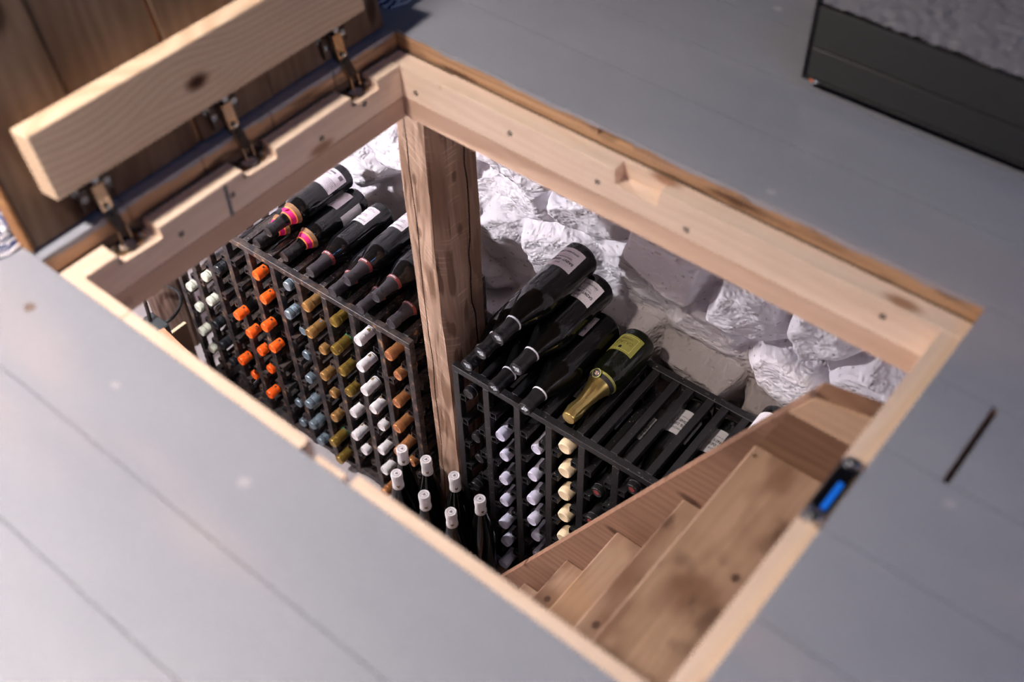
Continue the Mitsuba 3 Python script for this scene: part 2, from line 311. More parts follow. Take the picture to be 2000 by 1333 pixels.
struct('wall_cellar_front', bev(CX0, CX1, CY0 - .1, CY0, CZ, -.10, .002), 'mat_whitewash', 'whitewashed cellar wall below the camera')

# ---- the whitewashed rubble wall behind the racks: one relief, cut into its stones
def stone_wall():
    WX0, WX1, WZ0, WZ1, st = CX0, CX1, CZ, -.10, 0.0075
    nx, nz = int((WX1 - WX0) / st) + 1, int((WZ1 - WZ0) / st) + 1
    X, Z = np.meshgrid(np.linspace(WX0, WX1, nx), np.linspace(WZ0, WZ1, nz), indexing='ij')
    seeds = [(-.13, -.60, .105), (-.25, -.78, .02), (.03, -.72, .055), (.18, -.86, .015), (.29, -.74, .085), (.42, -.93, .03), (.50, -.76, .075), (.44, -.56, .06), (.66, -.74, .07),
             (.62, -.93, .06), (.80, -.80, .085), (.84, -.62, .05), (.74, -.56, .08), (.30, -.52, .07), (.10, -.50, .04), (-.42, -.72, .06), (-.62, -.80, .07), (-.5, -.95, .03), (-.3, -1.0, .02),
             (-.72, -.62, .09), (.95, -.95, .07), (1.05, -.72, .06)]
    r = random.Random(5)
    for z in np.arange(WZ0 + .08, WZ1, .165):
        x = WX0 + r.uniform(0, .15)
        while x < WX1:
            px, pz = x, z + r.uniform(-.04, .04)
            if min(((px - s[0]) / 1.35) ** 2 + (pz - s[1]) ** 2 for s in seeds) > .0125: seeds.append((px, pz, r.uniform(.015, .085)))
            x += r.uniform(.17, .30)
    S = np.array(seeds)
    P = np.stack([X, X * 0, Z], -1)
    wx = X + .07 * (meshkit.fbm(P * 4.5, 3, 1) - .5) + .03 * (meshkit.fbm(P * 15, 2, 9) - .5)
    wz = Z + .07 * (meshkit.fbm(P * 4.5, 3, 2) - .5) + .03 * (meshkit.fbm(P * 15, 2, 8) - .5) - .16 * (X - .3)* .12
    d = np.sqrt(((wx[..., None] - S[:, 0]) / 1.4) ** 2 + (wz[..., None] - S[:, 1]) ** 2)
    o = np.argsort(d, axis=-1)[..., :2]
    d1, d2 = np.take_along_axis(d, o, -1)[..., 0], np.take_along_axis(d, o, -1)[..., 1]
    e = np.clip((d2 - d1) / .05, 0, 1); sm = e * e * (3 - 2 * e)
    hgt = S[o[..., 0], 2]
    tilt = np.array([r.uniform(-.22, .22) for _ in S])[o[..., 0]]; tilt2 = np.array([r.uniform(-.05, .35) for _ in S])[o[..., 0]]
    rel = sm * (hgt + tilt * (wx - S[o[..., 0], 0]) + tilt2 * (wz - S[o[..., 0], 1])) + .026 * (meshkit.fbm(P * 9, 4, 3) - .5) + .016 * (meshkit.fbm(P * 30, 4, 4) - .5)
    rel += .012 * np.abs(meshkit.fbm(P * np.array([7, 1, 16]), 3, 6) - .5)
    Y = .585 - rel - .03 * np.clip((Z + .85) / .6, 0, 1)
    Y = np.clip(Y, .44, .598)
    V = np.stack([X, Y, Z], -1).reshape(-1, 3)
    i, j = np.meshgrid(np.arange(nx - 1), np.arange(nz - 1), indexing='ij')
    a = (i * nz + j).ravel(); b = a + nz; c = b + 1; dd = a + 1
    F = np.vstack([np.stack([a, b, c], 1), np.stack([a, c, dd], 1)])
    own = np.where(e > .3, o[..., 0], -1).reshape(-1)[F[:, 0]]
    full = trimesh.Trimesh(V, F, process=False); _, _, N = meshkit.arrays(full, True)
    k = thing('wall_stone', 'whitewashed rubble stone wall behind the two wine racks', kind='structure')
    def sub(sel):
        f = F[sel]; u, inv = np.unique(f, return_inverse=True)
        m = trimesh.Trimesh(V[u], inv.reshape(-1, 3), process=False)
        return {'type': 'ply', 'filename': meshkit.write_ply(m, False, normals=N[u]), 'face_normals': False}
    put(sub(own < 0), 'mat_whitewash', k)
    for s in range(len(S)):
        if (own == s).sum() > 40: put(sub(own == s), 'mat_whitewash', key_for(k + '__stone'))
stone_wall()

# ------------------------------------------------------------------ hatch frame
W, D = 1.0135, 0.669
fr = thing('hatch_surround', 'pale pine beams lining the rectangular floor hatch', 'hatch')
def trim(m):
    mm = m.to_mesh(); return trimesh.Trimesh(mm.vert_properties[:, :3], mm.tri_verts, process=False)
jr = random.Random(11)
def rough_cut(axis, a0, a1, b0, b1, z0):
    """a hand-sawn notch, slightly uneven floor and cheeks"""
    pts = []
    for ia, a in enumerate((a0, a1)):
        for b in (b0, b1):
            for z in (z0, .02):
                j = lambda s: jr.uniform(-s, s)
                aa, bb, zz = a + j(.004), b, z + (j(.004) if z < 0 else 0)
                pts.append([bb, aa, zz] if axis == 1 else [aa, bb, zz])
    return m3.Manifold.hull_points(np.array(pts))
up, lo = (-.0665, 0.0), (-.112, -.067)
left_cuts = [rough_cut(1, a, b, -.05, .01, -.019) for a, b in ((-.612, -.535), (-.365, -.292), (-.122, -.058))]
b = man(bev(-.037, 0, -D, 0, *up))
for c in left_cuts: b = b - c
b = b - cubem(-.0008, .01, -.4055, -.4005, -.07, .01)
part(fr, 'beam', trim(b), 'mat_pine_y')
b = man(bev(-.037, W + .037, 0, .037, *up)) - rough_cut(0, .463, .549, -.01, .027, -.030) - cubem(.0925, .0955, -.01, .05, -.012, .01) - cubem(-.05, .0940, -.002, .05, -.0035, .01)
part(fr, 'beam', trim(b), 'mat_pine_x')
part(fr, 'beam', bev(W, W + .036, -D, 0, *up), 'mat_pine_y')
b = man(bev(-.037, W + .037, -D - .034, -D, *up)) - rough_cut(0, .474, .560, -D - .008, -D + .01, -.075) - rough_cut(0, .545, .560, -D - .024, -D + .01, -.075) - rough_cut(0, .474, .492, -D - .05, -D + .01, -.05) - cubem(.485, .55, -D - .05, -D, -.006, .01) - cubem(.107, .1095, -D - .05, -D + .01, -.005, .01)
part(fr, 'beam', trim(b), 'mat_pine_x')
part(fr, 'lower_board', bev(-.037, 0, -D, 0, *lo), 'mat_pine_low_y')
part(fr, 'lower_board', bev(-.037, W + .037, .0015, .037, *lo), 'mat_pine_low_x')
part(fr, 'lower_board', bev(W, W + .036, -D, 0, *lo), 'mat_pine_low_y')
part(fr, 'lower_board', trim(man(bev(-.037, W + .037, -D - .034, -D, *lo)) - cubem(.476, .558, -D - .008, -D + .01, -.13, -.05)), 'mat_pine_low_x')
scr = mikit.ply(lathe([(0, -.003), (.0052, -.003), (.0052, .0004), (.003, .0008), (.0012, -.0006), (0, -.0006)], 12), None, 30)
RYm = np.array([[1, 0, 0], [0, 0, -1], [0, 1, 0]], float)   # local z -> -y
RXp = np.array([[0, 0, 1], [0, 1, 0], [-1, 0, 0]], float)    # local z -> +x
for x, z in ((.033, -.045), (.249, -.031), (.432, -.041), (.604, -.048), (.932, -.028)): part(fr, 'screw', scr, 'mat_screw', M4(RYm, (x, -.0002, z)))
for y, z in ((-.198, -.038), (-.501, -.037), (-.093, -.029), (-.394, -.03)): part(fr, 'screw', scr, 'mat_screw', M4(RXp, (.0002, y, z)))
part(fr, 'tape_strip', bev(.0, .0006, -.4075, -.4005, -.066, -.004, .0001), 'mat_grey_tape', label='dark grey vertical strip on the left beam')
pm = cat([bev(.0, .0004, y0, y1, z0, z1, .0001) for y0, y1, z0, z1 in ((-.625, -.624, -.098, -.085), (-.625, -.616, -.0855, -.0845), (-.617, -.616, -.098, -.085), (-.632, -.625, -.093, -.092), (-.6215, -.6205, -.098, -.091))])
part(fr, 'pencil_mark', pm, 'mat_pencil', label='small square pencil mark low on the left beam')

# ------------------------------------------------------------------ hatch lid, leaning back on its hinges
TH = math.radians(10)
LO = np.array([-.060, 0, .040]); LN = np.array([math.cos(TH), 0, math.sin(TH)]); LU = np.array([-math.sin(TH), 0, math.cos(TH)])
LIDM = M4(np.stack([LN, [0, 1, 0], LU], 1), LO)    # local x = out of the underside, y, z = up the lid
lid = thing('trapdoor', 'heavy brown board trapdoor standing open on the left', 'trapdoor')
seams = [-.697, -.553, -.383, -.232, -.088, .031]
for i, (a, b) in enumerate(zip(seams[:-1], seams[1:])):
    gap = .0015 if i not in (1,) else .006
    part(lid, 'board', bev(-.034 + .002 * (i % 2), -.002 * (i % 2), a + .0012, b - gap, 0, 1.09, .0018), 'mat_old_board', LIDM)
part(lid, 'tongue', bev(-.030, -.006, -.390, -.3825, .002, 1.088, .001), 'mat_raw_edge', LIDM, label='orange-brown strip of bare wood between two lid boards')
part(lid, 'edge_strip', bev(-.034, .0015, -.7035, -.6975, 0, 1.09, .001), 'mat_raw_edge', LIDM, label='tan edge strip on the left side of the lid')
part(lid, 'cleat', bev(0, .044, -.650, -.036, .070, .176, .002), 'mat_cleat', LIDM, label='wide pale pine board across the underside of the lid')
part(lid, 'cleat', bev(0, .044, -.650, -.036, .900, 1.0, .002), 'mat_cleat', LIDM)

# ------------------------------------------------------------------ three cup hinges
def hinge(yc, label):
    t = thing('cup_hinge', label, 'hinge', 'hinges of the hatch lid')
    # cup with flange in the beam
    z0 = -.0185
    fl = m3.Manifold.hull_points(np.array([[x, y, z] for x, y in ((-.046, -.016), (-.046, .016), (-.016, -.020), (-.016, .020), (-.030, -.03), (-.030, .03), (-.038, -.03), (-.038, .03)) for z in (z0, z0 + .0025)]))
    fl = fl - m3.Manifold.cylinder(.02, .0155, .0155, 28).translate([-.030, 0, z0 - .01])
    part(t, 'flange', trim(fl.translate([.004, yc, .0])), 'mat_hinge')
    cup = lathe([(.0165, z0 + .0035), (.0145, z0 + .0035), (.0145, z0 - .009), (0, z0 - .009)], 24)
    cup2 = lathe([(.0165, z0), (.0165, z0 + .0035)], 24)
    part(t, 'cup', mikit.ply(cat([cup, cup2]).apply_translation([-.026, yc, 0]), None, 30), 'mat_hinge_dark')
    for s in (-1, 1):
        part(t, 'ear', mikit.ply(lathe([(0, z0), (.0085, z0), (.0085, z0 + .006), (.0055, z0 + .009), (.0055, z0 + .006), (0, z0 + .005)], 16).apply_translation([-.029, yc + s * .0255, 0]), None, 30), 'mat_hinge')
        part(t, 'screw', mikit.ply(lathe([(0, z0 + .005), (.004, z0 + .005), (.004, z0 + .0075), (.0014, z0 + .0065), (0, z0 + .006)], 12).apply_translation([-.029, yc + s * .0255, 0]), None, 30), 'mat_screw')
    # arm: a bent channel from the cup up to the lid
    path = [(-.020, -.006), (-.024, .016), (-.034, .030), (-.0445, .044), (-.049, .062), (-.053, .086)]
    for s in (-1, 1):
        side = poly_extrude([(x, z) for x, z in path] + [(x - .008, z - .002) for x, z in path[::-1]], .0018)
        v = side.vertices; side.vertices = np.stack([v[:, 0], yc + s * .0085 + (v[:, 2] - .0009), v[:, 1]], 1); side.invert()
        part(t, 'arm_side', side, 'mat_hinge')
    web = cat([m for m in [trimesh.convex.convex_hull(np.array([[x, yc + s * .0088, z] for (x, z) in (path[i], path[i + 1], (path[i][0] - .002, path[i][1] - .001), (path[i + 1][0] - .002, path[i + 1][1] - .001)) for s in (-1, 1)])) for i in range(1, 5)]])
    part(t, 'arm', web, 'mat_hinge')
    # mounting plate on the lid with its two wings
    plate = cat([bev(0, .006, yc - .010, yc + .010, .012, .062, .001), bev(0, .003, yc - .030, yc + .030, .020, .044, .001), bev(.003, .012, yc - .033, yc - .0295, .012, .046, .0006)])
    pk = part(t, 'plate', plate, 'mat_hinge_dark', LIDM)
    for y, z in ((yc - .022, .027), (yc + .022, .035), (yc - .031, .043), (yc + .001, .052)):
        part(pk, 'screw', scr, 'mat_bright_screw', LIDM @ M4(RXp, (.0035 if abs(y - yc) > .01 else .0155, y, z)))
    part(t, 'arm_screw', mikit.ply(lathe([(0, 0), (.0042, 0), (.0042, .003), (.0015, .002), (0, .0016)], 12), None, 30), 'mat_bright_screw', M4(RXp, (-.044, yc, .050)))
    part(t, 'arm_slot', bev(-.0405, -.0375, yc - .003, yc + .003, .030, .040, .0008), 'mat_matt_black')
hinge(-.578, 'nickel cup hinge nearest the front left corner of the hatch')
hinge(-.330, 'nickel cup hinge in the middle of the hatch lid edge')
hinge(-.087, 'nickel cup hinge nearest the back corner of the hatch')

# ------------------------------------------------------------------ latch on the right beam
t = thing('latch', 'black latch with a glowing blue window on the right hatch beam', 'latch')
part(t, 'body', bev(1.014, 1.050, -.385, -.275, -.004, .006, .003), 'mat_black_metal')
part(t, 'rim', bev(1.0415, 1.047, -.365, -.295, .006, .010, .001), 'mat_brass')
for k, y in enumerate((-.379, -.281)):
    part(t, 'end_cap', mikit.ply(trimesh.creation.icosphere(2, 1).apply_scale([.0155, .009, .0085]).apply_translation([1.031, y, .007]), None, True), 'mat_chrome')
    for x in (1.022, 1.032, 1.041): part(t, 'bolt', mikit.ply(trimesh.creation.icosphere(2, .0035).apply_translation([x, y + (.006 if k == 0 else -.006) , .0125]), None, True), 'mat_chrome')
k = part(t, 'window', bev(1.029, 1.036, -.362, -.315, .0062, .0078, .0006), 'mat_lamp_off', label='glowing blue window')
scene[k]['bsdf'] = {'type': 'ref', 'id': 'mat_black_metal'}; scene[k]['emitter'] = {'type': 'area', 'radiance': rgb(.002, .036, .17)}

# ------------------------------------------------------------------ steep stairs under the right half of the hatch
st = thing('stairs', 'worn brown wooden stairs descending steeply under the hatch', 'stairs')
YS = -.03
corner = [(.803, -.402), (.686, -.673), (.545, -.927), (.412, -1.18), (.280, -1.43), (.148, -1.68)]
# stringer: slanted board whose inner face is y = YS
sp = [(.878, -.215), (.985, -.190), (.985, -.42), (.30, -1.845), (.05, -1.845), (.05, -1.78)]
s = poly_extrude(sp, .032); v = s.vertices; s.vertices = np.stack([v[:, 0], YS + .032 - v[:, 2], v[:, 1]], 1)
part(st, 'stringer', s, 'mat_stringer')
s2 = s.copy(); s2.vertices = s2.vertices + np.array([0, -.79, 0])
part(st, 'stringer', s2, 'mat_stringer')
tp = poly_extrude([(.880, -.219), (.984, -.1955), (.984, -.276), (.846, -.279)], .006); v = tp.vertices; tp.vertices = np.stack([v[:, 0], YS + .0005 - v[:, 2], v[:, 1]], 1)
part(st, 'face_slab', tp, 'mat_patch_light', label='lighter thin slab at the top of the stringer')
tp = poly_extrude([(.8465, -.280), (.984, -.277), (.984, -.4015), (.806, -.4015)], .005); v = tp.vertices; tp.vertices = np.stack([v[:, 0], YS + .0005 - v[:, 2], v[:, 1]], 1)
part(st, 'face_slab', tp, 'mat_patch_dark', label='darker thin slab on the stringer above the top tread')  # thin slabs make the stringer face lighter above, darker below
for i, (x, z) in enumerate(corner):
    part(st, 'tread', bev(x, min(x + .245, 1.0), YS - .758, YS - .0005, z - .036, z, .004), 'mat_stair')
part(st, 'nail', mikit.ply(lathe([(0, 0), (.004, 0), (.0035, .002), (0, .0025)], 12), None, 30), 'mat_brass', M4(None, (.815, -.055, -.402)))

# ------------------------------------------------------------------ timber posts
def post_mesh(poly, cx, cy, z0, z1, amp, seed, n=60, sub=4):
    pts = []
    P = np.array(poly, float)
    for i in range(len(P)):
        a, b = P[i], P[(i + 1) % len(P)]
        for k in range(sub): pts.append(a + (b - a) * k / sub)
    pts = np.array(pts); m = len(pts); V = []
    for k in range(n):
        z = z0 + (z1 - z0) * k / (n - 1)
        q = np.column_stack([pts[:, 0], pts[:, 1], np.full(m, z)])
        dx = meshkit.fbm(q * np.array([9, 9, 2.4]), 3, seed) - .5; dy = meshkit.fbm(q * np.array([9, 9, 2.4]), 3, seed + 5) - .5
        V.append(np.column_stack([cx + pts[:, 0] + amp * dx, cy + pts[:, 1] + amp * dy, q[:, 2]]))
    V = np.vstack(V + [np.array([[cx, cy, z0], [cx, cy, z1]])]); F = []
    for k in range(n - 1):
        for i in range(m):
            a, b = k * m + i, k * m + (i + 1) % m; F += [[a, b, b + m], [a, b + m, a + m]]
    c0, c1 = n * m, n * m + 1
    for i in range(m): F += [[c0, (i + 1) % m, i], [c1, (n - 1) * m + i, (n - 1) * m + (i + 1) % m]]
    return trimesh.Trimesh(V, np.array(F), process=False)
hw, ch = .054, .013
poly = [(-hw, -hw + ch), (-hw + ch, -hw), (hw - ch - .006, -hw), (hw, -hw + ch + .02), (hw + .001, .02), (hw, .075), (hw - .02, .088), (-hw + ch, .085), (-hw, .06)]
k = thing('timber_post', 'cracked hand-hewn timber post standing between the two wine racks', 'post')
put(mikit.ply(post_mesh(poly, -.141, .2, CZ, -.1005, .021, 3, 110), None, 35), 'mat_post', k)
poly = [(.085 * math.cos(a), .08 * math.sin(a)) for a in np.linspace(0, 2 * np.pi, 10, endpoint=False)]
k = thing('timber_post', 'grey weathered log post left of the rusty wine rack', 'post')
put(mikit.ply(post_mesh(poly, -1.465, .165, CZ, -.1005, .03, 21, 40), None, 35), 'mat_log', k)

# ------------------------------------------------------------------ wine racks
def frame(o, yaw):
    c, s = math.cos(yaw), math.sin(yaw)
    return M4(np.array([[c, -s, 0], [s, c, 0], [0, 0, 1]]), o)
LR, RR = frame((-.848, .1165, -1.0346), .0291), frame((-.087, .1407, -1.017), .0251)
DEP = .312
rail_full = None
def hollow(y0, y1, w=.02, th=.0024):
    m = cubem(-w / 2, w / 2, y0, y1, -w, 0) - cubem(-w / 2 + th, w / 2 - th, y0 - .01, y0 + .045, -w + th, -th)
    return trim(m)
RAIL = mikit.ply(hollow(.0, DEP)); RAILTOP = mikit.ply(bev(-.01, .01, .0202, DEP - .0202, -.02, 0, .001))
def rack(label, F, pitch, k0, k1, levels, height, mat):
    t = thing('wine_rack', label, 'wine rack')
    x0, x1 = k0 * pitch, k1 * pitch + .02
    UPR = mikit.ply(bev(0, .02, 0, .02, -height, 0, .0012))
    BAR = mikit.ply(bev(x0, x1, 0, .02, 0, .02, .0014))
    for y in (0, DEP - .02):
        part(t, 'top_bar', BAR, mat, F @ M4(None, (0, y, 0)))
        part(t, 'bottom_bar', BAR, mat, F @ M4(None, (0, y, -height + (.0 if y else .0))) @ M4(None, (0, .0005, .012)))
        for k in range(k0, k1 + 1): part(t, 'upright', UPR, mat, F @ M4(None, (k * pitch, y, 0)))
    for k in range(k0, k1 + 1):
        for s in (-1, 1):
            if (k == k0 and s < 0) or (k == k1 and s > 0): continue
            xc = k * pitch + .01 + s * .0201
            part(t, 'rail', RAILTOP, mat, F @ M4(None, (xc, 0, .0195)))
            for j in range(1, levels + 1): part(t, 'rail', RAIL, mat, F @ M4(None, (xc, 0, .02 - .1 * j)))
    return t
rack('rusty brown steel wine rack left of the timber post', LR, .1, -4, 6, 8, .8104, 'mat_rust_steel')
rack('black steel wine rack right of the timber post', RR, .0975, 0, 8, 8, .828, 'mat_black_steel')

# ------------------------------------------------------------------ bottles
def P_(*a): return list(a)
def body_profile(kind):
    if kind == 'burg': R, H, pr_ = .0398, .296, [(.0398, .165), (.0385, .178), (.0335, .195), (.0258, .212), (.0192, .228), (.0160, .245), (.0145, .265)]
    if kind == 'big': R, H, pr_ = .0468, .336, [(.0468, .175), (.0455, .192), (.0405, .213), (.033, .234), (.0255, .254), (.0195, .275), (.0165, .30)]
    if kind == 'bord': R, H, pr_ = .0372, .300, [(.0372, .188), (.0362, .200), (.031, .212), (.022, .222), (.0165, .231), (.0148, .243), (.0142, .265)]
    if kind == 'flute': R, H, pr_ = .0365, .360, [(.0365, .165), (.0355, .185), (.032, .213), (.027, .242), (.0215, .27), (.017, .295), (.0145, .32)]
    if kind == 'champ': R, H, pr_ = .0440, .300, [(.0440, .125), (.0435, .136), (.0405, .152), (.0335, .170), (.0265, .188), (.0215, .208), (.0182, .232), (.0165, .257)]
    rn = pr_[-1][0]
    pts = [(0, .012), (R * .55, .008), (R * .78, .0012), (R * .9, 0), (R * .985, .004), (R, .010)] + pr_ + [(rn - .0005, H - .022), (rn + .0012, H - .02), (rn + .0012, H - .004), (rn - .001, H - .001), (0, H - .001)]
    return pts, R, H, rn
def body_r(kind, z):
    pf = np.array(body_profile(kind)[0])[6:]; k = int(np.argmax(pf[:, 1])); return float(np.interp(z, pf[:k, 1], pf[:k, 0]))
BODY = {k: (mikit.ply(lathe(body_profile(k)[0], 32), None, 40),) + body_profile(k)[1:] for k in ('burg', 'big', 'bord', 'flute', 'champ')}
def cap_r(kind, z): return max(BODY[kind][3] + .0012, body_r(kind, z) + .0010)
def cap_profile(H, rn, L, style, kind='bord'):
    r = rn + .0012; sk = [(cap_r(kind, z), z) for z in np.linspace(H - L, H - .034, 6)]
    if style == 'smooth': return [(sk[0][0] - .0012, H - L)] + sk + [(r - .0003, H - .024), (r + .001, H - .021), (r + .001, H - .018), (r + .0004, H - .0165), (r + .0012, H - .015), (r + .0012, H - .003), (r - .0006, H + .0005), (r - .003, H + .0005), (r - .0042, H - .0006), (r - .0070, H - .0006), (r - .0076, H - .0001), (r - .0084, H - .0001), (r - .0090, H - .0006), (0, H - .0006)]
    if style == 'screw':
        p = [(sk[0][0] - .0012, H - L)] + [(a + .0004, b) for a, b in sk]
        for q in (.032, .027, .022, .017): p += [(r - .0002, H - q), (r - .0002, H - q + .0012), (r + .0009, H - q + .0022), (r + .0009, H - q + .0038)]
        return p + [(r + .0009, H - .003), (r - .001, H), (r - .0035, H + .0002), (r - .0045, H - .0006), (0, H - .0006)]
    if style == 'wax': return [(r, H - L), (r + .0035, H - L + .004), (r + .0046, H - L + .014), (r + .0034, H - .024), (r + .0042, H - .020), (r + .0044, H - .008), (r + .0032, H - .001), (r, H + .0015), (r - .004, H + .0005), (0, H + .0002)]
    if style == 'foil': return [(cap_r('champ', H - .122) - .001, H - .122)] + [(cap_r('champ', z) + .0004, z) for z in np.linspace(H - .122, H - .05, 10)] + [ (.0192, H - .035), (.0205, H - .022), (.0192, H - .012), (.0186, H - .004), (.0182, H), (.0165, H + .003), (.010, H + .004), (0, H + .0045)]
CAPS = {}
def cap(kind, L, style):
    k = (kind, L, style)
    if k not in CAPS: CAPS[k] = mikit.ply(lathe(cap_profile(BODY[kind][2], BODY[kind][3], L, style, kind), 26), None, 28)
    return CAPS[k]
PATCH = {}
def pat(r, da, z0, z1, off=.0):
    k = (r, da, z0, z1, off)
    if k not in PATCH: PATCH[k] = mikit.ply(patch(r + .0002, -da + off, da + off, z0, z1), None, 30)
    return PATCH[k]
def ring(r0, r1, z0, z1):
    k = ('ring', r0, r1, z0, z1)
    if k not in PATCH: PATCH[k] = mikit.ply(lathe([(r0 - .0006, z0), (r0, z0 + .0003), (r1, z1 - .0003), (r1 - .0006, z1)], 26), None, 30)
    return PATCH[k]
TXT = {}
def lines(key, r, zc, rows, ang=0.0):
    """rows: (text, height, dz, bold) -> lettering wrapped on radius r round angle ang"""
    if key not in TXT: TXT[key] = mikit.ply(cat([wrap(text_flat(s, h, b), r, ang, zc + dz) for s, h, dz, b in rows]), None)
    return TXT[key]
def eagle(w):
    wing = [(.06, .18), (.16, .46), (.34, .58), (.50, .50), (.44, .40), (.52, .30), (.44, .20), (.50, .08), (.40, .02), (.42, -.12), (.30, -.14), (.24, -.30), (.12, -.22), (.10, -.02)]
    body = [(-.11, .24), (-.07, .40), (-.12, .52), (0, .60), (.09, .50), (.06, .38), (.11, .24), (.13, -.16), (.22, -.42), (.08, -.38), (0, -.56), (-.08, -.38), (-.22, -.42), (-.13, -.16)]
    m = cat([poly_extrude(wing, .0003 / w), poly_extrude([(-x, y) for x, y in wing[::-1]], .0003 / w), poly_extrude(body, .0003 / w)])
    m.apply_scale(w); return m
def bars(rows):
    """small flat print bars: (x0, x1, y0, y1)"""
    return cat([trimesh.creation.box(extents=[x1 - x0, y1 - y0, .0003]).apply_translation([(x0 + x1) / 2, (y0 + y1) / 2, .00015]) for x0, x1, y0, y1 in rows])
def wrapped(key, mesh_fn, r, ang, zc):
    if key not in TXT: TXT[key] = mikit.ply(wrap(mesh_fn().subdivide(), r, ang, zc), None)
    return TXT[key]
def lying(F, x, y_neck, z, H, roll):
    """bottle frame: neck towards -y of F, neck end at y_neck; roll 0 turns local +x up, positive towards +x of F"""
    c, s = math.cos(roll), math.sin(roll)
    az = np.array([0, -1, 0]); ax = np.array([s, 0, c]); ay = np.cross(az, ax)
    return F @ M4(np.stack([ax, ay, az], 1), (x, y_neck + H, z))
WORDS = ['first', 'second', 'third', 'fourth', 'fifth', 'sixth', 'seventh', 'eighth', 'ninth', 'tenth']
KINDS = {  # body, glass, cap length, cap style, cap material, words
    'sage': ('bord', 'glass_black', .062, 'screw', 'cap_sage', 'pale sage screw cap'), 'blackneck': ('bord', 'glass_black', .058, 'screw', 'cap_ink', 'black screw cap'),
    'orange': ('bord', 'glass_black', .038, 'smooth', 'cap_orange', 'orange capsule'), 'grey': ('bord', 'glass_black', .060, 'screw', 'cap_grey', 'steel grey screw cap'),
    'tan': ('bord', 'glass_black', .062, 'smooth', 'cap_tan', 'tan gold capsule'), 'gold': ('bord', 'glass_green', .062, 'smooth', 'cap_gold', 'olive gold capsule'),
    'white': ('bord', 'glass_black', .054, 'smooth', 'cap_white', 'white crested capsule'), 'copper': ('bord', 'glass_black', .064, 'smooth', 'cap_copper', 'copper capsule'),
    'black': ('burg', 'glass_black', .052, 'smooth', 'cap_black', 'black capsule'), 'lilac': ('burg', 'glass_black', .056, 'smooth', 'cap_lilac', 'pale lilac capsule'),
    'cream': ('burg', 'glass_black', .037, 'wax', 'wax_cream', 'thick cream wax cap'), 'blackred': ('burg', 'glass_black', .054, 'smooth', 'cap_black', 'black cap with a red end'),
    'hidden': ('burg', 'glass_black', .05, 'smooth', 'cap_black', 'black cap')}
def rack_bottle(kind, F, pitch, col, row, prot, label, group, roll=None):
    bk, gl, L, style, cm, _ = KINDS[kind]
    shape, R, H, rn = BODY[bk]
    zc = -.08 - .1 * row + math.sqrt(R * R - .01995 ** 2) + .0006
    if roll is None: roll = rnd.uniform(-.7, .7)
    to = lying(F, col * pitch + .01 + pitch / 2, -prot, zc, H, roll)
    t = thing('wine_bottle', label, 'wine bottle', group)
    part(t, 'body', shape, 'mat_' + gl, to)
    cp = part(t, 'capsule', cap(bk, L, style), 'mat_' + cm, to)
    rc = rn + .0012
    CRk = lambda d: cap_r(bk, H - d) + .0003
    if kind == 'orange':
        part(cp, 'band', ring(rc + .0004, rc + .0004, H - .0245, H - .0205), 'mat_cap_tan', to, 'tan band')
        part(cp, 'stamp', wrapped('sq', lambda: bars([(-.0032, .0032, -.0028, .0028)]), rc + .0003, 0, H - .030), 'mat_ink', to, 'small black square stamp')
        part(cp, 'top_print', 'x' and TXT.setdefault('ost', mikit.ply(cat([poly_extrude([(-.004, .002), (.002, .004), (.003, .001), (-.003, -.001)], .0003), poly_extrude([(-.002, -.004), (.004, -.002), (.003, -.0005), (-.001, -.002)], .0003)]).apply_translation([0, 0, H - .0007]), None)), 'mat_ink_gold', to)
    if kind == 'white':
        part(cp, 'crest', wrapped('eagle', lambda: eagle(.0095), CRk(.046), 0, H - .042), 'mat_ink_gold', to, 'dark eagle crest')
        part(cp, 'band', ring(CRk(.0505), CRk(.0485), H - .0505, H - .0485), 'mat_ink_grey', to)
    if kind == 'gold': part(cp, 'band', ring(CRk(.062), CRk(.056), H - .062, H - .056), 'mat_green_band', to, 'green band')
    if kind == 'tan': part(cp, 'stamp', wrapped('tst', lambda: bars([(-.004, .004, -.003, .003)]), CRk(.051), .4, H - .048), 'mat_ink_grey', to)
    if kind == 'copper': part(cp, 'top_print', TXT.setdefault('cop', mikit.ply(text_flat('21', .009, True).apply_translation([0, 0, H - .0007]), None)), 'mat_band_red', to)
    if kind == 'black' or kind == 'blackred':
        part(cp, 'ring', ring(rc + .0015, rc + .0015, H - .0165, H - .0152), 'mat_chrome', to)
    if kind == 'black': part(cp, 'monogram', wrapped('mono', lambda: cat([text_flat('DG', .011).apply_translation([0, 0, 0])]), CRk(.047), .1, H - .042), 'mat_silver_print', to, 'silver monogram')
    if kind == 'blackred': part(cp, 'end_disc', TXT.setdefault('brd', mikit.ply(lathe([(0, 0), (.009, 0), (.009, .0004), (0, .0004)], 18).apply_translation([0, 0, H - .0006]), None)), 'mat_band_red', to, 'dull red end disc')
    if kind == 'blackneck': part(t, 'tag', wrapped('btag', lambda: bars([(-.006, .006, -.004, .004)]), rn + .0006, .3, H - .068), 'mat_label_white', to, 'small white tag')
    lab = 'label_grey' if F is RR else 'label_white'
    lk = part(t, 'label', pat(R, 1.0, .045, .125), 'mat_' + lab, to, 'pale paper label')
    if F is RR and row < 2:
        part(lk, 'print', lines('rlab%s' % bk, R + .0006, .09, [('DOMAINE', .006, .018, False), ('CLOS DES', .0075, .004, True), ('VIGNES', .0075, -.009, True), ('MIS EN BOUTEILLE', .003, -.022, False)]), 'mat_ink', to)
    return t
GL, GR = 'bottles lying in the rusty rack', 'bottles lying in the black rack'
